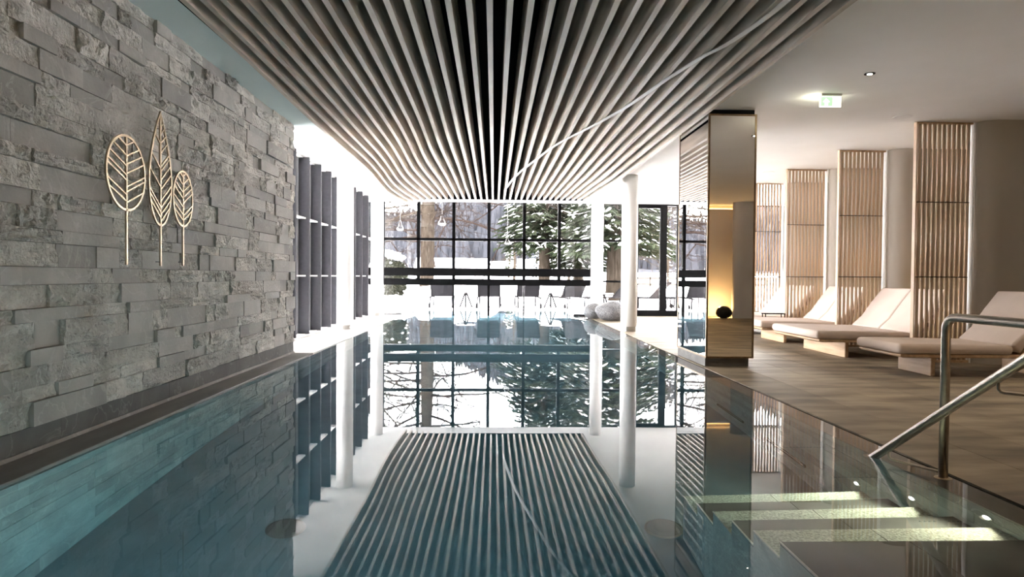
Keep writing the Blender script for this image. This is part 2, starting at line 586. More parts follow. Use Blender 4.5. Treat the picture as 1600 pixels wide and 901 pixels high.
rough = []
for s in range(14):
    me = rough_mesh(s + 1).mesh('split_stone')
    me.materials.append(MATS['split_stone'])
    rough.append(me)
flat_me = MB().box(0, 1, 0, 1, 0, 1).mesh('honed_stone')
flat_me.materials.append(MATS['honed_stone'])
rs = random.Random(23)
row_h = []
pat = [0.135, 0.078, 0.12, 0.09, 0.15, 0.075, 0.13, 0.1]
z = 0.155
i = 0
while z < CEIL - 0.02:
    h = pat[i % 8]
    if z + h > CEIL - 0.05:
        h = CEIL - z
    row_h.append((z, h))
    z += h
    i += 1
stones = []
for r, (z, h) in enumerate(row_h):
    y = 8.16
    was_split = rs.random() < 0.5
    while y > 0.9:
        ln = rs.choice([0.16, 0.22, 0.28, 0.34, 0.42, 0.5, 0.6]) * (1.1 if h > 0.11 else 0.95)
        if y == 8.16:
            ln = rs.uniform(0.12, 0.36)
        split = rs.random() < (0.5 if was_split else 0.72)
        prj = rs.choice([0.022, 0.03, 0.036, 0.045, 0.055]) if not split else rs.uniform(0.042, 0.074)
        stones.append((y - ln, ln, z, h, prj, rs.randrange(14) if split else -1))
        was_split = split
        y -= ln
# the 300 stones that show largest are objects; the small far ones and those out of frame are joined
stones.sort(key=lambda q: -(q[1] * q[3] / (q[0] + 1.2) ** 2) if q[0] + q[1] > 3.1 else 0)
rest_r, rest_f = MB(), MB()
for k, (y0, ln, z, h, prj, v) in enumerate(stones):
    if k < 300:
        o = link('stone', rough[v] if v >= 0 else flat_me, wl, loc=(-2.565, y0 + 0.001, z + 0.001))
        o.scale = (prj, ln - 0.002, h - 0.0025)
    elif v >= 0:
        me = rough[v]
        rest_r.add([(-2.565 + p.co.x * prj, y0 + 0.001 + p.co.y * (ln - 0.002), z + 0.001 + p.co.z * (h - 0.0025)) for p in me.vertices],
                   [tuple(p.vertices) for p in me.polygons])
    else:
        rest_f.box(-2.565, -2.565 + prj, y0 + 0.001, y0 + ln - 0.001, z + 0.001, z + h - 0.0015)
rest_r.build('split_stones', 'split_stone', wl)['kind'] = 'stuff'
rest_f.build('honed_stones', 'honed_stone', wl)['kind'] = 'stuff'
y = 8.16
for ln in (0.55, 1.25, 1.3, 1.25, 1.3, 1.25):
    bx('plinth_slab', 'plinth_stone', -2.565, -2.53, y - ln + 0.0015, y - 0.0015, 0.012, 0.153, wl)
    y -= ln

# ---- other walls
struct(bx('wall_back', 'beige_plaster', -3.4, 8.4, -2.5, -2.3, -0.05, 3.3))
struct(bx('wall_right', 'beige_plaster', 8.2, 8.4, -2.3, 13.0, -0.05, 3.3))
struct(bx('wall_far', 'white_paint', -3.4, 8.4, FARY - 0.06, FARY + 0.06, 2.945, 3.3))

# ---- ceiling: plaster field round a black pocket full of slats
SLX0, SLX1, SLY1 = -2.16, 2.21, 15.75
ce = struct(MB().box(SLX1 + 0.03, 8.4, -2.4, FARY - 0.05, CEIL, CEIL + 0.12)
            .box(-3.4, SLX0 - 0.03, 8.18, FARY - 0.05, CEIL, CEIL + 0.12)
            .box(SLX0 - 0.03, SLX1 + 0.03, SLY1 + 0.03, FARY - 0.05, CEIL, CEIL + 0.12)
            .build('ceiling', 'plaster'), 'flat white plaster ceiling around a field of wooden slats', 'ceiling')
bx('side_panel', 'grey_plaster', -2.6, SLX0 - 0.03, -2.4, 8.18, CEIL - 0.01, CEIL + 0.12, ce)  # ceiling beside the stone wall, its shade put into the colour
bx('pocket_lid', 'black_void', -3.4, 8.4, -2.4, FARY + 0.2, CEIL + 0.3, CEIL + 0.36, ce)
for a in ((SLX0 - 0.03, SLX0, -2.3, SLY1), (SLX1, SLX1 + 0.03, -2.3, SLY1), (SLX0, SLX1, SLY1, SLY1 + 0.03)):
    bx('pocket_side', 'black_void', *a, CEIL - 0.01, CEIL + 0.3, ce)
YK = [-2.3, 4.6, 8.0, 11.3, 12.8, 13.8, 15.75]
ZL = [2.9, 2.86, 2.79, 2.78, 2.78, 2.78, 2.8]
ZM = [2.84, 2.83, 2.83, 2.84, 2.84, 2.85, 2.88]
ZR = [2.70, 2.70, 2.70, 2.71, 2.77, 2.8, 2.86]


def interp(K, V, y):
    for i in range(len(K) - 1):
        if y <= K[i + 1]:
            t = (y - K[i]) / (K[i + 1] - K[i])
            m0 = (V[i + 1] - V[i - 1]) / (K[i + 1] - K[i - 1]) if i else (V[1] - V[0]) / (K[1] - K[0])
            m1 = (V[i + 2] - V[i]) / (K[i + 2] - K[i]) if i + 2 < len(K) else (V[i + 1] - V[i]) / (K[i + 1] - K[i])
            d = K[i + 1] - K[i]
            return (2 * t**3 - 3 * t**2 + 1) * V[i] + (t**3 - 2 * t**2 + t) * d * m0 + (-2 * t**3 + 3 * t**2) * V[i + 1] + (t**3 - t**2) * d * m1
    return V[-1]


def slat_z(x, y):
    a, b, c = interp(YK, ZL, y), interp(YK, ZM, y), interp(YK, ZR, y)
    t = (x - SLX0) / (SLX1 - SLX0) * 2 - 1
    yc = 12.9 - 2.9 * (x - SLX0)
    w = max(0.0, min(1.0, (-0.25 - x) / 0.8))
    u = (y - yc) / (1.3 if y < yc else 2.6)
    return a * (t * t - t) / 2 + b * (1 - t * t) + c * (t * t + t) / 2 - 0.12 * w * math.exp(-u * u)


NS = 32
for i in range(NS):
    x = SLX0 + 0.025 + (SLX1 - SLX0 - 0.05) * i / (NS - 1)
    m = MB()
    K = 60
    for k in range(K + 1):
        y = -2.25 + (15.7 + 2.25) * k / K
        zb = slat_z(x, y)
        m.v += [(x - 0.021, y, zb), (x + 0.021, y, zb), (x + 0.021, y, CEIL + 0.26), (x - 0.021, y, CEIL + 0.26)]
    for k in range(K):
        q = k * 4
        for j in range(4):
            m.f.append((q + j, q + (j + 1) % 4, q + 4 + (j + 1) % 4, q + 4 + j))
    m.f += [(3, 2, 1, 0), (K * 4, K * 4 + 1, K * 4 + 2, K * 4 + 3)]
    m.build('slat', 'slat_wood', ce)
# white ribbon standing in for the step edge across the slat undersides
px = [(1.83, 2.0), (1.81, 4.01), (1.78, 4.29), (1.71, 4.79), (1.63, 4.96), (1.59, 5.2), (1.48, 5.76), (1.4, 6.4), (1.29, 6.92), (1.17, 7.45), (1.0, 8.05),
      (0.78, 8.9), (0.65, 9.9), (0.45, 11.0), (0.3, 12.4), (0.2, 14.0)]
rib = MB()
for (x, y) in px:
    zb = slat_z(x, y) - 0.014
    rib.v += [(x - 0.026, y, zb), (x + 0.026, y, zb), (x + 0.026, y, zb + 0.012), (x - 0.026, y, zb + 0.012)]
for k in range(len(px) - 1):
    for j in range(4):
        rib.f.append((k * 4 + j, k * 4 + (j + 1) % 4, k * 4 + 4 + (j + 1) % 4, k * 4 + 4 + j))
rib.f += [(3, 2, 1, 0), tuple((len(px) - 1) * 4 + j for j in range(4))]
o = rib.build('curved_strip', 'white_paint')
sm = o.modifiers.new('smooth', 'SUBSURF')
sm.levels = sm.render_levels = 2
tag(o, 'thin wavy white strip snaking under the ceiling slats', 'ceiling strip')


# ---- windows
def window(n, panes, bars, label, axis='y', at=FARY, gt=0.008):
    w = thing('window_%d' % n, label, 'window')
    w['kind'] = 'structure'
    for a0, a1, z0, z1 in panes:
        if axis == 'y':
            bx('pane', 'window_glass', a0, a1, at - gt, at + gt, z0, z1, w)
        else:
            bx('pane', 'window_glass', at - gt, at + gt, a0, a1, z0, z1, w)
    for nm, a0, a1, d0, d1, z0, z1, mt in bars:
        if axis == 'y':
            bx(nm, mt, a0, a1, at + d0, at + d1, z0, z1, w)
        else:
            bx(nm, mt, at + d0, at + d1, a0, a1, z0, z1, w)
    return w


mull = [-3.2, -2.845, -1.943, -1.041, -0.139, 0.767, 1.675, 2.55]
panes, bars = [], []
for a, b in zip(mull[:-1], mull[1:]):
    for z0, z1 in ((1.965, 2.91), (1.21, 1.91), (0.93, 1.0), (0.02, 0.765)):
        panes.append((a + 0.02, b - 0.02, z0, z1))
for k, x in enumerate(mull):
    t = 0.04
    bars.append(('mullion', x - t, x + t, -0.05, 0.05, 0.93, 2.93, 'dark_metal'))
    if x in (-1.041, 0.767):
        bars.append(('thin_mullion', x - 0.018, x + 0.018, -0.03, 0.03, -0.25, 0.77, 'dark_metal'))
    if x == -0.139:
        bars.append(('mullion', x - 0.03, x + 0.03, -0.04, 0.04, -0.25, 0.77, 'dark_metal'))
bars += [('transom', -3.2, 2.55, -0.05, 0.05, 1.9, 1.97, 'dark_metal'), ('header', -3.2, 2.55, -0.05, 0.05, 2.91, 2.945, 'dark_metal'),
         ('gate_rail', -3.2, 2.55, -0.08, 0.06, 1.0, 1.205, 'dark_metal'), ('gate_rail', -3.2, 2.55, -0.1, 0.06, 0.765, 0.93, 'dark_metal'),
         ('lip', -3.2, 2.55, -0.13, -0.1, 0.9, 0.925, 'dark_metal')]
window(1, panes, bars, 'black framed grid window above the swim-out opening')
mull2 = [2.55, 3.62]
window(2, [(2.58, 3.6, 1.965, 2.91), (2.58, 3.6, 0.92, 1.91), (2.58, 3.6, 0.05, 0.86)],
       [('mullion', 3.59, 3.66, -0.05, 0.05, 0.0, 2.93, 'dark_metal'), ('transom', 2.55, 3.62, -0.05, 0.05, 1.91, 1.965, 'dark_metal'),
        ('transom', 2.55, 3.62, -0.05, 0.05, 0.865, 0.915, 'dark_metal'), ('header', 2.55, 3.66, -0.05, 0.05, 2.91, 2.945, 'dark_metal'),
        ('sill', 2.55, 3.66, -0.05, 0.05, 0.0, 0.05, 'dark_metal')], 'narrow window between the two white columns at the far end')
dr = struct(thing('door_1', 'black framed glass terrace door at the far end', 'door'))
bx('door_frame', 'dark_metal', 3.66, 4.76, FARY - 0.07, FARY + 0.06, 2.85, 2.945, dr)
bx('door_frame', 'dark_metal', 3.66, 3.72, FARY - 0.07, FARY + 0.06, 0.0, 2.85, dr)
bx('sill', 'lounger_metal', 3.66, 4.9, FARY - 0.1, FARY + 0.1, -0.012, 0.06, dr)
leaf = bx('door_leaf', 'dark_metal', 4.29, 4.46, FARY - 0.06, FARY + 0.05, 0.06, 2.85, dr)
bx('bottom_rail', 'dark_metal', 3.72, 4.29, FARY - 0.05, FARY + 0.05, 0.06, 0.16, leaf)
bx('top_rail', 'dark_metal', 3.72, 4.29, FARY - 0.05, FARY + 0.05, 2.79, 2.85, leaf)
bx('pane', 'window_glass', 3.72, 4.29, FARY - 0.008, FARY + 0.008, 0.16, 2.79, leaf)
MB().tube([(4.24, FARY - 0.06, 1.03), (4.24, FARY - 0.11, 1.03), (4.12, FARY - 0.11, 1.03)], 0.011, 8).build('handle', 'steel_base', leaf)
m4 = [4.46, 4.76, 5.66, 6.56, 7.46, 8.2]
panes, bars = [], []
for a, b in zip(m4[:-1], m4[1:]):
    panes.append((a + 0.02, b - 0.02, 0.13, 2.91))
    bars.append(('mullion', b - 0.03, b + 0.03, -0.05, 0.05, 0.0, 2.93, 'dark_metal'))
bars += [('header', 4.76, 8.2, -0.05, 0.05, 2.85, 2.945, 'dark_metal'), ('sill', 4.46, 8.2, -0.05, 0.05, 0.06, 0.15, 'dark_metal')]
window(4, panes, bars, 'tall glazing right of the terrace door, mostly behind the screens')

m5 = [13.0, 13.85, 14.7, 15.55, 16.4]  # unseen side glazing, added to bring daylight to far bays and ceiling
panes = [(a + 0.02, b - 0.02, 0.1, 2.87) for a, b in zip(m5[:-1], m5[1:])]
bars = [('mullion', y - 0.03, y + 0.03, -0.05, 0.05, 0.0, 2.9, 'dark_metal') for y in m5]
bars += [('header', 13.0, 16.45, -0.05, 0.05, 2.87, 3.2, 'dark_metal'), ('sill', 13.0, 16.45, -0.05, 0.05, 0.0, 0.1, 'dark_metal')]
window(5, panes, bars, 'tall side glazing behind the farthest lounger bay', axis='x', at=8.3)
# left window wall with its dark fins
WX = -3.17
ys3 = [8.16 + 0.15 + 0.69 * k for k in range(12)]
ys3 = [8.3, 9.0, 9.69, 10.38, 11.07, 11.76, 12.45, 13.14, 13.83, 14.52, 15.21]
panes = []
for a, b in zip(ys3 + [15.9], ys3[1:] + [15.9, 16.45]):
    for z0, z1 in ((0.06, 0.97), (1.0, 1.89), (1.92, 2.87)):
        panes.append((a + 0.012, b - 0.012, z0, z1))
bars = []
for y in ys3:
    bars.append(('fin', y - 0.022, y + 0.022, 0.03, 0.2, 0.05, 2.88, 'fin_metal'))
for y in ys3:
    bars.append(('strip', y - 0.15, y - 0.022, 0.02, 0.035, 0.05, 2.88, 'strip_grey'))
for z in (0.985, 1.905):
    bars.append(('back_bar', 8.2, 16.45, -0.04, -0.015, z - 0.03, z + 0.03, 'fin_metal'))
    bars.append(('transom', 8.2, 16.45, -0.02, 0.15, z - 0.012, z + 0.012, 'white_paint'))  # white colour stands in for light catching the transom tops
bars += [('sill', 8.17, 16.45, -0.1, 0.14, 0.012, 0.055, 'white_paint'), ('header', 8.17, 16.45, -0.05, 0.1, 2.87, 2.95, 'white_paint'),
         ('mullion', 15.86, 15.94, -0.03, 0.06, 0.05, 2.88, 'white_paint')]
window(3, panes, bars, 'left glass wall with tall dark grey vertical fins', axis='x', at=WX)


# ================================================================== COLUMNS
def round_column(x, y, label, base=True):
    t = thing('round_column', label, 'column', (x, y, 0.005), group='white round columns')
    MB().lathe([(0.15, 0.0), (0.15, CEIL - 0.01)], 40).build('shaft', 'white_paint', t, smooth=False)
    for p in t.children[0].data.polygons:
        p.use_smooth = len(p.vertices) == 4
    MB().lathe([(0.154, 0.0), (0.154, 0.085), (0.15, 0.088)], 40).build('base_band', 'steel_base', t)
    return t


round_column(2.515, 11.85, 'white round column on the deck, the nearer one left of the mirrored pillar')
round_column(2.53, 15.7, 'white round column behind the grey pebbles at the far glass')
round_column(-2.725, 11.8, 'white round column on the left ledge between dark fins')
round_column(-2.85, 15.7, 'white round column at the left end of the far window')

# mirrored pillar
t = thing('mirror_pillar', 'tall bronze framed pillar clad in mirror glass at the pool edge', 'pillar', (2.385, 7.12, 0.005))
WXp, WYp, ZT, ZB = 0.545, 1.13, 2.83, 0.095
bx('plinth', 'plinth_stone', 0.005, 0.50, 0.03, 1.1, 0.0, ZB, t)
bx('core', 'black_void', 0.02, WXp - 0.02, 0.02, WYp - 0.02, ZB, CEIL - 0.01, t)
bx('front_mirror', 'bronze_mirror', 0.02, WXp - 0.02, 0.004, 0.015, ZB + 0.02, ZT - 0.02, t)
bx('side_mirror', 'clear_mirror', 0.004, 0.015, 0.02, WYp - 0.02, ZB + 0.02, ZT - 0.02, t)
bx('side_mirror', 'clear_mirror', WXp - 0.015, WXp - 0.004, 0.02, WYp - 0.02, ZB + 0.02, ZT - 0.02, t)
bx('back_mirror', 'bronze_mirror', 0.02, WXp - 0.02, WYp - 0.015, WYp - 0.004, ZB + 0.02, ZT - 0.02, t)
for x0 in (0.0, WXp - 0.02):
    for y0 in (0.0, WYp - 0.02):
        bx('corner_trim', 'bronze_frame', x0, x0 + 0.02, y0, y0 + 0.02, ZB, ZT, t)
for z0 in (ZB, ZT - 0.02):
    for y0 in (0.0, WYp - 0.02):
        bx('edge_trim', 'bronze_frame', 0.02, WXp - 0.02, y0, y0 + 0.02, z0, z0 + 0.02, t)
    for x0 in (0.0, WXp - 0.02):
        bx('edge_trim', 'bronze_frame', x0, x0 + 0.02, 0.02, WYp - 0.02, z0, z0 + 0.02, t)

# ================================================================== LOUNGE BAYS
SCY = [7.57, 9.28, 10.95, 12.62]
words = ['nearest', 'second', 'third', 'farthest']
for k, y in enumerate(SCY):
    t = thing('slat_screen', '%s wooden slat screen counted from the camera, beside the loungers' % words[k], 'screen', (5.03, y, 0.004),
              group='wooden slat screens')
    H = CEIL - 0.008
    sl = MB().lathe([(0.018, 0.0), (0.018, 1.0)], 10).mesh('slat', True)
    sl.materials.append(MATS['screen_wood'])
    bx('edge_board', 'screen_wood', 0.008, 0.022, -0.024, 0.03, 0, H, t)
    bx('top_rail', 'base_wood', 0.024, 0.7, -0.02, 0.03, H - 0.02, H, t)
    bx('bottom_rail', 'base_wood', 0.024, 0.7, -0.02, 0.03, 0, 0.03, t)
    for z in (1.03, 1.93):
        MB().tube([(0.02, 0.012, z), (0.69, 0.012, z)], 0.006, 6).build('spacer_rod', 'dark_metal', t)
    n = 11
    for i in range(n):
        x = 0.062 + 0.0595 * i
        for z0, z1 in ((0.03, 1.024), (1.036, 1.924), (1.936, H - 0.02)):
            o = link('slat', sl, t, loc=(x, 0, z0))
            o.scale = (1, 1.15, z1 - z0)
    bx('end_strip', 'white_paint', 0.70, 0.709, -0.04, 0.04, 0, H, t)


def partition(name, x0, y, x1, th, label, bulge=0.0):
    """a plaster wall with a rounded nose at x0"""
    poly = []
    r = th / 2
    for i in range(13):
        a = math.pi / 2 + math.pi * i / 12
        poly.append((x0 + r * 1.4 + r * 1.4 * math.cos(a), y + r + r * math.sin(a)))
    poly += [(x1, y - 0.0), (x1, y + th)]
    o = MB().prism(poly, 'z', -0.01, CEIL + 0.01).build(name, 'beige_plaster')
    for p in o.data.polygons:
        p.use_smooth = len(p.vertices) == 4
    m = o.modifiers.new('split', 'EDGE_SPLIT')
    m.split_angle = math.radians(30)
    return struct(o, label, 'wall')


for k, y in enumerate(SCY):
    partition('wall_bay_%d' % (k + 1), 5.77, y - 0.17, 8.2, 0.3, 'beige rounded partition wall behind the %s slat screen' % words[k])
partition('wall_bay_5', 5.95, -1.75, 8.2, 0.3, 'beige rounded partition wall behind the camera, seen in the mirror')


def lounger(y0, y1, x0, nback, label):
    t = thing('wooden_lounger', label, 'lounger', (x0, (y0 + y1) / 2, 0.004), group='beige loungers in the bays')
    hw = (y1 - y0) / 2
    # seat mattress
    prof = [(0.0, 0.245), (1.2, 0.235), (1.21, 0.335), (0.9, 0.338), (0.5, 0.345), (0.0, 0.35)]
    MB().prism(prof, 'y', -hw, hw).build('seat_cushion', 'cushion', t, bevel=0.046, seg=4)
    a = math.radians(50)
    w = 2 * hw / nback
    for i in range(nback):
        b0, b1 = -hw + w * i + 0.003, -hw + w * (i + 1) - 0.003
        c, s = math.cos(a), math.sin(a)
        hx, hz = 1.17, 0.335
        top = [(hx, hz), (hx + 0.2 * math.cos(a - 0.14), hz + 0.2 * math.sin(a - 0.14)), (hx + 0.45 * c + 0.01, hz + 0.45 * s), (hx + 0.72 * c, hz + 0.72 * s)]
        bot = [(p[0] + 0.085 * s, p[1] - 0.085 * c) for p in reversed(top)]
        bot[-1] = (hx + 0.1, hz - 0.09)
        MB().prism(top + bot, 'y', b0, b1).build('back_cushion', 'cushion', t, bevel=0.03, seg=4)
        bb = [(p[0] + 0.002, p[1] - 0.002) for p in bot] 
    # timber frame
    MB().prism([(0.06, 0.205), (1.95, 0.2), (1.95, 0.232), (0.04, 0.24), (0.03, 0.222)], 'y', -hw + 0.02, hw - 0.02).build('frame', 'base_wood', t, bevel=0.008)
    br = [(1.3, 0.236), (1.335, 0.236), (1.335 + 0.5 * math.cos(a), 0.236 + 0.55 * math.sin(a)), (1.3 + 0.5 * math.cos(a), 0.25 + 0.55 * math.sin(a))]
    MB().prism(br, 'y', -hw + 0.03, hw - 0.03).build('back_board', 'base_wood', t, bevel=0.006)
    for x in (0.42, 1.6):
        bx('leg_plank', 'base_wood', x, x + 0.05, -hw + 0.12, hw - 0.12, 0.0, 0.206, t, bevel=0.012)
    for yy in (-hw + 0.25, hw - 0.25):
        MB().tube([(0.7, yy, 0.15), (0.7, yy, 0.206)], 0.006, 6).build('bolt', 'steel_base', t)
    return t


lounger(6.34, 7.12, 4.09, 1, 'single beige lounger nearest the camera, behind the handrail')
lounger(7.85, 9.18, 4.03, 2, 'wide double beige lounger between the nearest and second slat screens')
lounger(9.66, 10.74, 4.07, 2, 'beige lounger between the second and third slat screens')
lounger(11.2, 12.5, 4.05, 2, 'beige lounger farthest back, between the third and farthest slat screens')
# small metal side table
t = thing('side_table', 'small thin metal side table between the two far loungers', 'table', (4.86, 10.97, 0.004))
bx('table_top', 'lounger_metal', -0.22, 0.14, -0.15, -0.0, 0.385, 0.4, t)
for x in (-0.21, 0.12):
    for y in (-0.145, -0.015):
        bx('leg', 'lounger_metal', x, x + 0.012, y, y + 0.012, 0.012, 0.385, t)
bx('base_frame', 'lounger_metal', -0.21, 0.132, -0.145, -0.133, 0.0, 0.012, t)
bx('base_frame', 'lounger_metal', -0.21, 0.132, -0.015, -0.003, 0.0, 0.012, t)


def ellipsoid(m, rx, ry, rz, seed=0, wob=0.04, n=28, k=16, flat=0.0):
    k0 = len(m.v)
    for i in range(k + 1):
        th = math.pi * i / k
        for j in range(n):
            ph = 2 * math.pi * j / n
            d = Vector((math.sin(th) * math.cos(ph), math.sin(th) * math.sin(ph), math.cos(th)))
            w = 1 + wob * noise.noise(d * 1.7 + Vector((seed * 5.3, 0, 0)))
            z = d.z * rz * w
            m.v.append((d.x * rx * w, d.y * ry * w, max(z, -rz * (1 - flat)) + rz * (1 - flat)))
    for i in range(k):
        for j in range(n):
            q = k0 + i * n
            m.f.append((q + j, q + n + j, q + n + (j + 1) % n, q + (j + 1) % n))
    return m


def pebble_lamp(x, y, label, energy, dirn):
    t = thing('pebble_lamp', label, 'lamp', (x, y, 0.004), group='dark pebble floor lamps')
    ellipsoid(MB(), 0.2, 0.15, 0.16, 3, 0.08, flat=0.1).build('shell', 'pebble_dark', t, smooth=True)
    dx, dy = dirn
    lx, ly = dx * 0.17, dy * 0.15
    m = MB().lathe([(0.0, 0.0), (0.05, 0.0), (0.05, 0.02), (0.0, 0.02)], 16, (lx, ly, 0.17)).build('bulb', 'lamp_amber', t)
    light('pebble_lamp_glow', 'POINT', (x + dx * 0.26, y + dy * 0.26, 0.24), energy, (1.0, 0.66, 0.3), radius=0.04)
    return t


pebble_lamp(5.74, -1.55, 'dark pebble lamp by the back wall, seen in the mirror', 22, (0, -1))
pebble_lamp(6.35, 8.0, 'dark pebble lamp behind the nearest slat screen', 5, (0.6, 0.4))
pebble_lamp(6.35, 9.72, 'dark pebble lamp behind the second slat screen', 7, (0.3, 0.7))
pebble_lamp(6.35, 11.4, 'dark pebble lamp behind the third slat screen', 7, (0.3, 0.7))

# amber cove light along the back wall
t = thing('cove_light', 'warm amber light strip along the back wall top, seen in the mirror', 'lamp', (5.0, -2.3, 2.78))
bx('tray', 'white_paint', 0.0, 3.1, 0.0, 0.05, 0.0, 0.012, t)
bx('led_strip', 'lamp_amber_dim', 0.02, 3.08, 0.012, 0.04, 0.012, 0.022, t)

# big grey pebbles by the far column
o = ellipsoid(MB(), 0.4, 0.32, 0.232, 5, 0.12, flat=0.12).build('pebble', 'pebble_grey', smooth=True, loc=(2.75, 14.7, 0.004))
tag(o, 'large speckled grey pebble seat on the deck', 'pebble', 'grey pebbles by the far column')
o = ellipsoid(MB(), 0.24, 0.24, 0.19, 9, 0.1, flat=0.12).build('pebble', 'pebble_grey', smooth=True, loc=(2.4, 15.3, 0.004))
tag(o, 'smaller dark grey pebble at the pool corner', 'pebble', 'grey pebbles by the far column')


# ================================================================== METAL LEAVES ON THE WALL
def leaf_art(label, yc, z0, z1, hw, zstem, power, ribs_l, ribs_r, slope):
    t = thing('metal_leaf', label, 'wall art', (-2.468, yc, 0), group='metal leaves on the stone wall')

    def half(z):
        u = (z - z0) / (z1 - z0)
        if u <= 0 or u >= 1:
            return 0
        if power == 0:
            return hw * math.sqrt(max(0, 1 - (2 * u - 1) ** 2))
        if u < 0.4:
            return hw * math.sqrt(max(0, 1 - ((0.4 - u) / 0.4) ** 2))
        return hw * (1 - ((u - 0.4) / 0.6) ** 1.6)
    pts = []
    n = 28
    zz = [z0 + (z1 - z0) * (0.5 - 0.5 * math.cos(math.pi * i / n)) for i in range(n + 1)]
    loop = [(0, half(z), z) for z in zz] + [(0, -half(z), z) for z in reversed(zz[1:-1])]
    m = MB()
    k = len(loop)
    w = 0.0075
    ctr = Vector((0, 0, (z0 + z1) / 2))
    for p in loop:
        p = Vector(p)
        d = Vector((0, p.y / hw, (p.z - ctr.z) / ((z1 - z0) / 2))).normalized()
        a, b = p + d * w, p - d * w
        m.v += [(-0.006, a.y, a.z), (0.006, a.y, a.z), (0.006, b.y, b.z), (-0.006, b.y, b.z)]
    for i in range(k):
        q, s = i * 4, ((i + 1) % k) * 4
        for j in range(4):
            m.f.append((q + j, s + j, s + (j + 1) % 4, q + (j + 1) % 4))
    m.build('rim', 'brass', t)
    bx('stem', 'brass', -0.006, 0.006, -0.007, 0.007, zstem, z1 - 0.004, t)
    for sgn, ribs in ((-1, ribs_l), (1, ribs_r)):
        for zr in ribs:
            z = zr
            h = 0.0
            while h < half(z):
                h += 0.004
                z += 0.004 * slope
                if z > z1:
                    break
            if h < 0.02:
                continue
            a, b = Vector((0, 0, zr)), Vector((0, sgn * h, z))
            d = (b - a).normalized()
            nrm = Vector((0, -d.z, d.y)) * 0.005
            q = MB()
            vs = []
            for x in (-0.005, 0.005):
                vs += [(x, *(a + nrm).yz), (x, *(b + nrm).yz), (x, *(b - nrm).yz), (x, *(a - nrm).yz)]
            q.add(vs, [(0, 1, 2, 3), (7, 6, 5, 4), (0, 4, 5, 1), (1, 5, 6, 2), (2, 6, 7, 3), (3, 7, 4, 0)])
            q.build('rib', 'brass', t)
    for z in (zstem + 0.03, (z0 + z1) / 2, z1 - 0.12):
        MB().tube([(0.0, 0.0, z), (-0.034, 0.0, z)], 0.005, 6).build('stand_off', 'steel_base', t)
    return t


def zmap(ys_, ya, za, yb, zb):
    return [za + (y - ya) / (yb - ya) * (zb - za) for y in ys_]


leaf_art('round brass leaf outline, leftmost of three on the stone wall', 4.37, 1.425, 1.919, 0.223, 1.059, 0,
         zmap([225, 275, 330, 378, 405, 480, 515], 175, 1.919, 560, 1.425), zmap([222, 278, 322, 370, 440, 465, 520], 175, 1.919, 560, 1.425), 0.43)
leaf_art('tall pointed brass leaf outline, middle of three on the stone wall', 4.808, 1.357, 2.188, 0.158, 1.057, 1,
         zmap([215, 345, 440, 545, 570, 600], 52, 2.188, 640, 1.357), zmap([130, 165, 215, 265, 335, 360, 405, 455, 515, 550, 585, 620], 52, 2.188, 640, 1.357), 0.85)
leaf_art('small oval brass leaf outline, rightmost of three on the stone wall', 5.15, 1.377, 1.808, 0.156, 1.063, 0,
         zmap([390, 430, 470, 500, 545, 585, 615], 360, 1.808, 645, 1.377), zmap([385, 425, 465, 495, 525, 590, 615], 360, 1.808, 645, 1.377), 0.6)

# ================================================================== HANDRAIL
t = thing('pool_handrail', 'brushed steel handrail with sloping bar going down into the pool', 'handrail', (2.25, 3.15, -0.006))
B = Vector((2.25, 3.15, -0.006))


def loc(pts):
    return [Vector(p) - B for p in pts]


arc = [(2.28, 3.16, -0.006), (2.28, 3.16, 0.72)]
for i in range(1, 9):
    a = math.pi / 2 * i / 8
    arc.append((2.28, 3.16 - 0.07 + 0.07 * math.cos(a), 0.745 + 0.07 * math.sin(a)))
arc += [(2.28, 2.7, 0.815), (2.28, 1.2, 0.815)]
for i in range(1, 9):
    a = math.pi / 2 * i / 8
    arc.append((2.28, 1.2 - 0.07 * math.sin(a), 0.745 + 0.07 * math.cos(a)))
arc.append((2.28, 1.13, -0.006))
MB().tube(loc(arc), 0.0215, 14).build('post_loop', 'rail_steel', t, smooth=True)
MB().lathe([(0.04, 0.0), (0.04, 0.006), (0.022, 0.01)], 20, tuple(Vector((2.28, 3.16, -0.006)) - B)).build('base_flange', 'brass', t)
sl_ = 0.667
d0 = Vector((2.15, 3.60, -0.045))
d1 = Vector((2.15, 1.9, 1.1))
zt = d0.z + (d0.y - 2.3) * (d1.z - d0.z) / (d0.y - d1.y)
bend = [d0, (2.15, 2.3, zt), (2.15, 2.26, zt + 0.022), (2.15, 2.2, zt + 0.032), (2.15, 1.22, zt + 0.032), (2.15, 1.16, zt + 0.015), (2.15, 1.13, zt - 0.04), (2.15, 1.13, -0.05)]
MB().tube(loc(bend), 0.0225, 14).build('sloping_bar', 'rail_steel', t, smooth=True)


def bar_at(y):
    u = (y - d0.y) / (d1.y - d0.y)
    return d0 + (d1 - d0) * u


for y in (3.4, 2.66):
    p = bar_at(y)
    z = p.z - 0.065
    MB().tube(loc([(2.15, y, p.z), (2.152, y, z + 0.015), (2.158, y - 0.004, z + 0.004), (2.17, y - 0.012, z), (2.28, min(y - 0.1, 3.16) if y > 3 else y - 0.1, z)]),
              0.0075, 8).build('bracket', 'rail_steel', t, smooth=True)

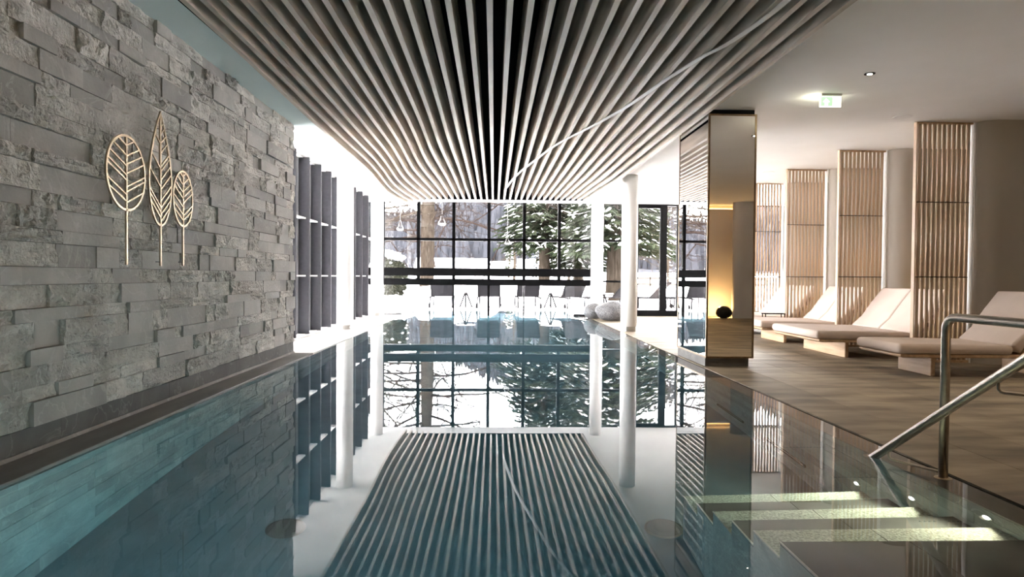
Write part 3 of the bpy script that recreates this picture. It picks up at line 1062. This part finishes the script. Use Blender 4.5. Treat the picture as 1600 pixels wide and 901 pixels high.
# ================================================================== LAMPS
# step lamps in the right pool wall
for k, (y, z, e) in enumerate(((2.72, -0.36, 1.0), (3.22, -0.66, 1.0), (3.72, -0.96, 1.0))):
    t = thing('step_lamp', 'small round underwater lamp in the pool wall, %s step' % ['by the highest lit', 'by the middle lit', 'by the lowest lit'][k],
              'lamp', (PR, y, z + 0.24), group='underwater step lamps')
    m = MB()
    prof = [(0.0, 0.0), (0.03, 0.0), (0.03, 0.008), (0.024, 0.01), (0.0, 0.01)]
    m.lathe(prof, 20)
    m.v = [(-b[2], b[0], b[1]) for b in m.v]
    m.build('ring', 'steel_base', t)
    m = MB().lathe([(0.0, 0.0), (0.019, 0.0), (0.019, 0.004), (0.0, 0.004)], 16)
    m.v = [(-0.01 - b[2], b[0], b[1]) for b in m.v]
    m.build('lens', 'pool_lamp', t)
    light('step_lamp_beam', 'SPOT', (PR - 0.02, y, z + 0.24), 18.0, (1.0, 0.93, 0.66), (-1, 0, -0.25), spot=math.radians(150), blend=0.7, radius=0.02)
# long slots with metal bars in the right wall
for k, (y0, y1) in enumerate(((4.35, 5.0), (5.45, 6.1), (6.55, 7.2), (8.6, 9.25), (11.4, 12.05))):
    t = thing('inlet_slot', 'slim dark framed slot in the right pool wall underwater, %s' % ['nearest', 'second along', 'third along', 'fourth along', 'farthest'][k],
              'inlet', (PR, (y0 + y1) / 2, -1.06), group='underwater wall slots')
    h = (y1 - y0) / 2
    m = MB().box(-0.012, 0.0, -h, h, 0.018, 0.03).box(-0.012, 0.0, -h, h, -0.03, -0.018).box(-0.012, 0.0, -h, -h + 0.02, -0.018, 0.018).box(-0.012, 0.0, h - 0.02, h, -0.018, 0.018)
    m.build('slot_frame', 'dark_metal', t)
    bx('bar', 'pale_coping', -0.006, 0.0, -h + 0.02, h - 0.02, -0.006, 0.006, t)

# unseen floodlights added in the near end wall to brighten the pool
for k, (x, tgt) in enumerate(((-1.0, (-2.27, 4.6, -0.5)), (0.3, (-2.0, 9.5, -0.7)), (-1.7, (2.17, 10.0, -0.5)))):
    t = thing('pool_floodlight', ['round underwater floodlight in the near pool wall, second from the left', 'round underwater floodlight in the near pool wall, middle', 'round underwater floodlight in the near pool wall, leftmost'][k], 'lamp',
              (x, P0, -0.7), group='underwater floodlights')
    m = MB().lathe([(0.0, 0.0), (0.1, 0.0), (0.1, 0.02), (0.08, 0.03), (0.0, 0.03)], 24)
    m.v = [(b[0], b[2], b[1]) for b in m.v]
    m.build('housing', 'steel_base', t)
    light('pool_floodlight_beam', 'SPOT', (x, P0 + 0.05, -0.7), FILL_FLOOD * (1, 1, 0.4)[k], (0.9, 1.0, 0.96), Vector(tgt) - Vector((x, P0, -0.7)), spot=math.radians(95), blend=0.9, radius=0.07)
# ceiling downlights on the right
for k, (x, y) in enumerate(((3.44, 5.83), (3.44, 3.2), (3.44, 0.6), (6.3, 5.2), (6.3, 2.2))):
    lab = ['small recessed ceiling downlight nearest the exit sign', 'recessed ceiling downlight over the near deck', 'recessed ceiling downlight behind the camera',
           'recessed ceiling downlight over the nearest lounger', 'recessed ceiling downlight by the right wall'][k]
    t = thing('downlight', lab, 'downlight', (x, y, CEIL), group='recessed ceiling downlights')
    MB().lathe([(0.0, -0.004), (0.047, -0.004), (0.047, 0.0), (0.0, 0.0)], 24).build('ring', 'dark_metal', t)
    MB().lathe([(0.0, -0.007), (0.022, -0.007), (0.022, -0.004), (0.0, -0.004)], 16).build('bulb', 'lamp_white', t)
    light('downlight_beam', 'SPOT', (x, y, CEIL - 0.02), 26, (1.0, 0.82, 0.6), (0, 0, -1), spot=math.radians(110), blend=0.9, radius=0.04)
# ceiling speakers
for k, (x, y) in enumerate(((4.73, 7.34), (4.87, 11.3))):
    t = thing('ceiling_speaker', ['round flat ceiling speaker by the nearest slat screen', 'round flat ceiling speaker right of the mirrored pillar'][k], 'speaker',
              (x, y, CEIL), group='round ceiling speakers')
    MB().lathe([(0.0, -0.006), (0.085, -0.006), (0.095, -0.003), (0.098, 0.0), (0, 0)], 28).build('grille', 'speaker_grille', t)
    MB().lathe([(0.086, -0.007), (0.1, -0.004), (0.102, 0.0), (0.086, 0.0)], 28).build('rim', 'white_paint', t)
# exit sign
t = thing('exit_sign', 'lit green and white emergency exit sign under the ceiling', 'exit sign', (3.43, 6.5, CEIL))
bx('housing', 'white_paint', -0.105, 0.105, -0.03, 0.03, -0.022, 0.0, t)
bx('panel', 'exit_white', -0.107, 0.107, -0.01, 0.01, -0.13, -0.022, t)
bx('green_field', 'exit_green', -0.102, 0.018, -0.0135, -0.01, -0.122, -0.03, t)
ar = [(-0.083, -0.082), (-0.048, -0.046), (-0.013, -0.082), (-0.032, -0.082), (-0.032, -0.114), (-0.064, -0.114), (-0.064, -0.082)]
MB().prism(ar, 'y', -0.0165, -0.0135).build('arrow', 'exit_white', t)
light('exit_sign_glow', 'POINT', (3.43, 6.54, CEIL - 0.07), 0.8, (0.95, 1.0, 0.75), radius=0.05)
light('exit_sign_glow', 'POINT', (3.3, 6.56, CEIL - 0.06), 0.4, (1.0, 0.95, 0.7), radius=0.03)

# ================================================================== OUTSIDE
# ---- snowy ground
def ground_z(x, y):
    d = max(0.0, y - 24)
    return 0.03 + 0.9 * (1 - math.exp(-d / 12.0)) * 0.9 + d * 0.003 + 0.05 * noise.noise(Vector((x * 0.3, y * 0.3, 0))) * min(1, d / 4)


g = MB()


def patch(xs, ys_):
    k = len(g.v)
    for y in ys_:
        for x in xs:
            g.v.append((x, y, ground_z(x, y)))
    w = len(xs)
    for j in range(len(ys_) - 1):
        for i in range(w - 1):
            g.f.append((k + j * w + i, k + j * w + i + 1, k + (j + 1) * w + i + 1, k + (j + 1) * w + i))


patch([-40 + 1.5 * i for i in range(57)], [OUTY + 2.4 + 1.2 * j for j in range(30)])
patch([-160 + 10 * i for i in range(35)], [OUTY + 2.4 + 34.8 + 8 * j for j in range(20)])
patch([-40, -20, -10, -3.35], [-5, 5, 16.6, OUTY + 2.4])
patch([9.5, 20, 40], [-5, 5, 16.6, OUTY + 2.4])
struct(g.build('snow_ground', 'snow', smooth=True), 'snow covered garden ground outside the far window', 'snow')
tr = struct(MB().box(-3.35, GX0 - 0.2, FARY + 0.12, OUTY + 2.5, -0.3, 0.03).box(GX1 + 0.2, 9.6, FARY + 0.12, OUTY + 2.5, -0.3, 0.03)
            .box(GX0 - 0.2, GX1 + 0.2, OUTY + 0.2, OUTY + 2.5, -0.3, 0.03).build('terrace', 'snow'), 'snow dusted terrace around the outdoor pool', 'terrace')


def blob(m, c, r, n=14, k=9, seed=0, wob=0.25, zmin=None):
    k0 = len(m.v)
    for i in range(k + 1):
        th = math.pi * i / k
        for j in range(n):
            ph = 2 * math.pi * j / n
            d = Vector((math.sin(th) * math.cos(ph), math.sin(th) * math.sin(ph), math.cos(th)))
            w = 1 + wob * noise.noise(d * 2.2 + Vector((seed * 3.7, seed, 0)))
            p = Vector((c[0] + d.x * r[0] * w, c[1] + d.y * r[1] * w, c[2] + d.z * r[2] * w))
            if zmin is not None:
                p.z = max(p.z, zmin)
            m.v.append(tuple(p))
    for i in range(k):
        for j in range(n):
            q = k0 + i * n
            m.f.append((q + j, q + n + j, q + n + (j + 1) % n, q + (j + 1) % n))
    return m


banks = [(-7.4, 22.2, 2.2, 0.8, 0.75), (-1.5, 23.6, 1.7, 0.9, 0.7), (2.4, 23.9, 1.75, 1.0, 0.75), (6.3, 23.5, 1.7, 1.0, 0.7), (10.2, 23.0, 1.7, 1.0, 0.7), (-3.7, 20.2, 1.2, 0.35, 0.4)]
bl_ = ['long snow bank at the far left behind the bush', 'long snow bank behind the left terrace loungers', 'long snow bank behind the middle terrace loungers', 'snow bank behind the loungers right of the column',
       'snow bank outside the terrace door', 'low snow drift at the foot of the snowy bush']
for k, (x, y, a, b, h) in enumerate(banks):
    o = blob(MB(), (0, 0, 0), (a, b, h), 24, 12, k + 2, 0.3, -0.02).build('snow_bank', 'snow', smooth=True, loc=(x, y, 0.02))
    tag(o, bl_[k], 'snow bank', 'snow banks on the terrace edge')


# ---- terrace loungers
def terrace_lounger(x, y, rz, label):
    t = thing('terrace_lounger', label, 'lounger', (x, y, 0.031), rz, 'grey terrace loungers')
    # local: foot end at y=0 towards the camera, head at +y
    m = MB()
    for sx in (-0.33, 0.33):
        m.tube([(sx, 0.0, 0.33), (sx, 1.9, 0.33)], 0.024, 6)
    m.tube([(-0.33, 0.0, 0.33), (0.33, 0.0, 0.33)], 0.018, 6)
    m.build('frame', 'lounger_metal', t)
    for sx, yy in ((-0.33, 0.06), (0.33, 0.06), (-0.33, 1.62), (0.33, 1.62)):
        MB().tube([(sx, yy, 0.33), (sx * 1.03, yy - 0.02, 0.0)], 0.024, 6).build('leg', 'lounger_metal', t)
    bx('seat_sling', 'sling', -0.31, 0.31, 0.02, 1.05, 0.335, 0.345, t)
    bx('snow_pad', 'snow', -0.26, 0.26, 0.04, 0.95, 0.345, 0.385, t, bevel=0.015)
    MB().prism([(1.05, 0.335), (1.06, 0.335), (1.52, 0.82), (1.5, 0.82)], 'x', -0.31, 0.31).build('back_sling', 'sling', t)
    for sx in (-0.33, 0.33):
        MB().tube([(sx, 1.05, 0.335), (sx, 1.515, 0.825)], 0.022, 6).build('back_rail', 'lounger_metal', t)
    MB().tube([(-0.33, 1.515, 0.825), (0.33, 1.515, 0.825)], 0.022, 6).build('head_rail', 'lounger_metal', t)
    for sx in (-0.38, 0.38):
        w = MB().lathe([(0.0, -0.015), (0.07, -0.015), (0.075, 0.0), (0.07, 0.015), (0, 0.015)], 14)
        w.v = [(sx + b[2], 1.5 + b[0], 0.076 + b[1]) for b in w.v]
        w.build('wheel', 'lounger_metal', t)
    return t


PI = math.pi
tl_ = [(-1.62, 20.95, PI + 0.02, 'grey terrace lounger on the far left, nearest the snowy bush'),
       (-0.13, 20.9, PI - 0.02, 'grey terrace lounger behind the central window post'),
       (1.02, 20.95, PI + 0.03, 'grey terrace lounger just right of the window centre'),
       (2.15, 20.9, PI + 0.25, 'slightly turned grey terrace lounger left of the far white column'),
       (3.1, 20.75, PI + 0.85, 'grey terrace lounger half hidden by the nearer white column'),
       (4.2, 20.75, PI + 0.95, 'grey terrace lounger behind the glass terrace door'),
       (5.6, 20.75, PI + 0.95, 'grey terrace lounger behind the mirrored pillar')]
for a in tl_:
    terrace_lounger(*a)


def terrace_table(x, y, label):
    t = thing('terrace_table', label, 'table', (x, y, 0.031), group='tripod terrace tables')
    MB().lathe([(0.0, 0.0), (0.3, 0.0), (0.3, 0.012), (0.0, 0.012)], 24, (0, 0, 0.47)).build('table_top', 'pale_coping', t)
    MB().lathe([(0.0, 0.0), (0.06, 0.0), (0.05, 0.06), (0, 0.06)], 10, (0, 0, 0.41)).build('hub', 'lounger_metal', t)
    for k in range(3):
        a = 2 * math.pi * k / 3 - math.pi / 2
        MB().tube([(0.04 * math.cos(a), 0.04 * math.sin(a), 0.42), (0.22 * math.cos(a), 0.22 * math.sin(a), 0.0)], 0.026, 6).build('leg', 'lounger_metal', t)


terrace_table(-0.87, 19.85, 'round tripod terrace table between the two left loungers')
terrace_table(1.76, 19.85, 'round tripod terrace table between the two middle loungers')
terrace_table(3.3, 19.2, 'round tripod terrace table beside the far white column')


# ---- trees
def branch_tree(m, p, d, length, r, depth, rnd, twig=3, spread=0.6, up=0.15, sides=5):
    segs = 4
    pts, rs_ = [Vector(p)], [r]
    dd = Vector(d).normalized()
    for i in range(segs):
        dd = (dd + Vector((rnd.uniform(-1, 1), rnd.uniform(-1, 1), rnd.uniform(-1, 1) + up)) * 0.14).normalized()
        pts.append(pts[-1] + dd * (length / segs))
        rs_.append(r * (1 - 0.5 * (i + 1) / segs))
    m.tube(pts, rs_, sides, cap=False)
    if depth <= 0:
        return
    for k in range(twig):
        q = pts[rnd.randint(1, segs)]
        a = Vector((rnd.uniform(-1, 1), rnd.uniform(-1, 1), rnd.uniform(-0.5, 0.8)))
        nd = (dd * (1 - spread) + a.normalized() * spread).normalized()
        branch_tree(m, q, nd, length * rnd.uniform(0.55, 0.8), r * 0.52, depth - 1, rnd, twig, spread, up, 4 if depth > 1 else 3)


def bare_tree(x, y, r, h, label, seed, mt='bark', low=1.5, nb=14, blen=2.6, depth=3, droop=0.0, snow=False, twigs=3):
    rnd = random.Random(seed)
    z0 = ground_z(x, y)
    t = thing('bare_tree', label, 'tree', (x, y, z0), group='bare winter trees')
    pts = [(0, 0, -0.2), (0.02, 0, 0.3), (0.05, 0.05, h * 0.4), (0.0, 0.1, h * 0.7), (0.05, 0.1, h)]
    MB().tube(pts, [r * 1.4, r * 1.1, r, r * 0.7, r * 0.25], 12).build('trunk', 'bark', t, smooth=True)
    m = MB()
    sn = MB()
    for k in range(nb):
        z = low + (h - low) * (k + 0.3) / nb
        a = rnd.uniform(0, 2 * math.pi)
        d = Vector((math.cos(a), math.sin(a) * 0.7, rnd.uniform(0.0, 0.6) - droop))
        branch_tree(m, (0.03, 0.05, z), d, blen * rnd.uniform(0.7, 1.1), r * 0.22, depth, rnd, twigs, 0.6, 0.1 - droop)
    m.build('branches', mt, t)
    if snow:
        for _ in range(260):
            q = Vector(rnd.choice(m.v))
            sn.spindle(q + Vector((0, 0, 0.01)), (rnd.uniform(-1, 1), rnd.uniform(-1, 1), 0.1), rnd.uniform(0.1, 0.3), 0.02)
        sn.build('snow_cover', 'snow', t)
    return t


bare_tree(-3.15, 30, 0.3, 9.5, 'thick trunked bare tree in the left half of the far window', 3, 'bark_red', 1.8, 42, 3.6, 3, 0.12, twigs=4)
bare_tree(-8.5, 34, 0.2, 8, 'bare tree at the far left edge of the window', 11, 'bark', 2.0, 26, 3.2, 3, twigs=4)
bare_tree(1.3, 42, 0.08, 3.4, 'thin bare shrubby tree beside the small snowy spruce', 8, 'bark', 0.3, 16, 1.2, 2)
bare_tree(4.2, 36, 0.08, 3.4, 'thin bare shrubby tree between the two big conifers', 9, 'bark', 0.3, 18, 1.1, 2, 0, True)
bare_tree(8.4, 31, 0.1, 5.0, 'snow dusted bare tree behind the terrace door', 14, 'bark', 0.3, 40, 1.6, 3, 0, True)
bare_tree(10.8, 33, 0.12, 6.0, 'snow dusted bare tree right of the terrace door', 15, 'bark', 0.3, 40, 1.8, 3, 0, True)
bare_tree(-4.6, 24.5, 0.22, 7, 'bare tree with light bark mirrored in the pillar', 18, 'bark', 2.4, 14, 2.4, 2)


def conifer(x, y, r, h, label, seed, low, width, n, mt='needles', snowf=0.3, size=1.0, trunk='bark', top=0.25):
    rnd = random.Random(seed)
    z0 = ground_z(x, y)
    t = thing('conifer', label, 'tree', (x, y, z0), group='snowy conifers in the garden')
    MB().tube([(0, 0, -0.2), (0, 0, 0.4), (0.03, 0, h * 0.5), (0, 0, h)], [r * 1.25, r, r * 0.7, r * 0.1], 12).build('trunk', trunk, t, smooth=True)
    f, s = MB(), MB()
    for i in range(n):
        u = rnd.random() ** 1.2
        z = low + (h - low) * u
        rad = width * (1 - u * (1 - top) if top < 1 else 1)
        a = rnd.uniform(0, 2 * math.pi)
        L = rad * rnd.uniform(0.75, 1.05)
        d = Vector((math.cos(a), math.sin(a), -0.18))
        p0 = Vector((0, 0, z))
        f.tube([p0, p0 + d * L * 0.6 + Vector((0, 0, 0.05)), p0 + d * L], [0.03 * size, 0.018 * size, 0.005], 3, cap=False)
        for q in range(int(9 * max(0.6, L))):
            tt = rnd.uniform(0.2, 1.0)
            side = rnd.uniform(-1, 1)
            pp = p0 + d * (L * tt) + Vector((0, 0, -0.03))
            dd = Vector((math.cos(a + side * 1.1), math.sin(a + side * 1.1), -0.35 + rnd.uniform(-0.3, 0.1)))
            f.spindle(pp, dd, rnd.uniform(0.25, 0.5) * size, 0.055 * size, 0.03 * size)
            if rnd.random() < snowf:
                s.spindle(pp + Vector((0, 0, 0.045 * size)), dd + Vector((0, 0, 0.05)), rnd.uniform(0.2, 0.5) * size, 0.07 * size, 0.03 * size)
    f.build('foliage', mt, t)
    s.build('snow_cover', 'snow', t)
    return t


conifer(2.15, 27.5, 0.26, 8.5, 'big snowy conifer with pale trunk in the right half of the window', 21, 2.2, 2.1, 520, snowf=0.09)
conifer(3.75, 28.5, 0.24, 8.5, 'dark snowy conifer left of the far white column', 22, 1.35, 1.8, 520, snowf=0.08)
conifer(4.75, 25.2, 0.34, 8.0, 'big snowy conifer with thick brown trunk right of the far white column', 23, 2.1, 2.5, 560, snowf=0.09)
conifer(1.35, 58, 0.08, 2.9, 'small snowy spruce in front of the chalets', 24, 0.1, 0.95, 90, 'needles', 0.3, 0.8, top=0.05)
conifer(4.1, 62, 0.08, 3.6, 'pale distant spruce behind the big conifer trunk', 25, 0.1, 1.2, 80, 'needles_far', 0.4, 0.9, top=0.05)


def snow_bush(x, y, label, seed, rx, rz):
    rnd = random.Random(seed)
    t = thing('snow_bush', label, 'bush', (x, y, 0.03), group='snow capped bushes')
    f = MB()
    blob(f, (0, 0, rz * 0.85), (rx * 0.8, rx * 0.75, rz * 0.72), 20, 12, seed, 0.3)
    for _ in range(2600):
        d = Vector((rnd.gauss(0, 1), rnd.gauss(0, 1), rnd.gauss(0, 1))).normalized()
        p = Vector((d.x * rx * 0.85, d.y * rx * 0.8, rz * 0.85 + d.z * rz * 0.78))
        f.spindle(p, d + Vector((rnd.uniform(-0.8, 0.8), rnd.uniform(-0.8, 0.8), rnd.uniform(-0.6, 0.6))), rnd.uniform(0.06, 0.16), 0.03)
    f.build('foliage', 'shrub_leaf', t)
    s = MB()
    for k in range(16):
        a = rnd.uniform(0, 6.28)
        rr = rnd.uniform(0, 0.62)
        blob(s, (rx * rr * math.cos(a), rx * rr * math.sin(a), rz * (0.85 + 0.85 * math.sqrt(1 - rr * rr))), (rx * 0.3, rx * 0.3, 0.1), 10, 7, k, 0.4)
    for _ in range(70):
        d = Vector((rnd.gauss(0, 1), rnd.gauss(0, 1), rnd.gauss(0, 0.7))).normalized()
        p = Vector((d.x * rx * 0.93, d.y * rx * 0.9, rz * 0.85 + d.z * rz * 0.84))
        blob(s, p, (0.05, 0.05, 0.03), 6, 4, 1, 0.2)
    s.build('snow_cover', 'snow', t, smooth=True)


snow_bush(-3.75, 21.6, 'large snow capped bush at the left of the far window', 31, 0.92, 1.02)
snow_bush(-6.2, 18.2, 'snow capped bush outside the left glass wall', 33, 0.8, 0.9)

# ---- fence behind the door
t = thing('garden_fence', 'low wooden rail fence in the snow behind the terrace door', 'fence', (5.6, 28.3, ground_z(7, 28.3)))
for k in range(6):
    bx('post', 'fence_wood', k * 1.3, k * 1.3 + 0.08, -0.04, 0.04, -0.1, 0.75, t)
for z in (0.35, 0.62):
    for k in range(5):
        bx('rail', 'fence_wood', k * 1.3 + 0.02, k * 1.3 + 1.36, -0.065, -0.04, z, z + 0.09, t)


# ---- chalets
def chalet(x, y, w, d, h, rh, label, seed):
    z0 = ground_z(x, y) - 0.1
    t = thing('chalet', label, 'house', (x, y, z0), group='snowy chalets in the distance')
    MB().prism([(0, 0), (d, 0), (d, h), (d / 2, h + rh), (0, h)], 'x', -w / 2, w / 2).build('wall', 'chalet_wall', t)
    e = 0.7
    ro = MB()
    for s in (0, 1):
        a, b = ((-e, h - e * 2 * rh / d), (d / 2, h + rh)) if s == 0 else ((d / 2, h + rh), (d + e, h - e * 2 * rh / d))
        ro.prism([a, b, (b[0], b[1] + 0.5), (a[0], a[1] + 0.5)], 'x', -w / 2 - 0.7, w / 2 + 0.7)
    ro.build('snow_roof', 'snow', t)
    n = int(w // 2)
    for k in range(n):
        xx = -w / 2 + (k + 0.5) * w / n
        f = bx('window', 'fence_wood', xx - 0.45, xx + 0.45, -0.06, 0.0, h * 0.35, h * 0.8, t)
        bx('pane', 'chalet_pane', xx - 0.36, xx + 0.36, -0.09, -0.05, h * 0.4, h * 0.75, f)
    bx('balcony', 'fence_wood', -w / 2, w / 2, -0.5, 0.0, h * 0.28, h * 0.33, t)


chalet(-4.4, 112, 5.6, 6, 1.4, 1.3, 'long low chalet with snowy roof left of the window centre', 1)
chalet(-11.2, 116, 5.0, 6, 1.5, 1.3, 'snow roofed chalet behind the thick bare trunk', 2)
chalet(7.2, 114, 4.6, 5, 1.5, 1.2, 'snow roofed chalet left of the big conifer trunk', 3)
chalet(13.4, 116, 4.0, 5, 1.5, 1.2, 'snow roofed chalet right of the big conifer trunk', 4)
chalet(1.6, 118, 3.4, 5, 1.3, 1.0, 'snow roofed chalet behind the small spruce', 5)

# ---- wooded hills
hl = MB()


def hill_z(x, y):
    t = max(0.0, (y - 130) / 170)
    ridge = 34 + 10 * math.sin(x * 0.018 + 0.6) + 6 * math.sin(x * 0.05) + 0.14 * x
    return 2.0 + ridge * (t * t * (3 - 2 * t) if t < 1 else 1)


xs = [-260 + 13 * i for i in range(41)]
yy_ = [130 + 12 * j for j in range(17)]
for y in yy_:
    for x in xs:
        hl.v.append((x, y, hill_z(x, y)))
for j in range(len(yy_) - 1):
    for i in range(len(xs) - 1):
        hl.f.append((j * 41 + i, j * 41 + i + 1, (j + 1) * 41 + i + 1, (j + 1) * 41 + i))
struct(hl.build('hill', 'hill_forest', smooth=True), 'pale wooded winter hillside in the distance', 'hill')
ft = MB()
rnd = random.Random(5)
for _ in range(3600):
    y = rnd.uniform(140, 300)
    x = rnd.uniform(-0.55, 0.5) * y
    h = rnd.uniform(4, 8)
    ft.lathe([(h * 0.2, 0), (h * 0.13, h * 0.45), (0.05, h)], 5, (x, y, hill_z(x, y) - 0.3))
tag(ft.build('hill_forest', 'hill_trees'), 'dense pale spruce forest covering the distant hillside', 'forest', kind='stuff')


# ---- pale glass ornaments hanging in front of the far window
def ornament(x, y, z, s, label):
    t = thing('glass_ornament', label, 'ornament', (x, y, z), group='pale glass ornaments')
    prof = [(0.0, 0.0), (0.07, 0.01), (0.105, 0.05), (0.1, 0.1), (0.06, 0.15), (0.035, 0.22), (0.02, 0.3), (0.0, 0.31)]
    MB().lathe([(r * s, h * s) for r, h in prof], 16).build('bell', 'pale_glass', t, smooth=True)
    MB().lathe([(0.0, 0.0), (0.1 * s, 0.0), (0.108 * s, 0.012), (0.1 * s, 0.024), (0, 0.024)], 16, (0, 0, 0.04 * s)).build('band', 'frosted', t)
    MB().tube([(0, 0, 0.3 * s), (0, 0, 2.95 - z)], 0.003, 4).build('cord', 'frosted', t)


ornament(-2.37, 16.2, 2.12, 0.85, 'pale glass bell hanging at the left of the far window')
ornament(-1.32, 16.2, 2.26, 1.0, 'pale glass bell hanging right of the thick bare trunk')
ornament(0.33, 16.2, 1.8, 0.7, 'pale glass bell hanging above the small spruce')
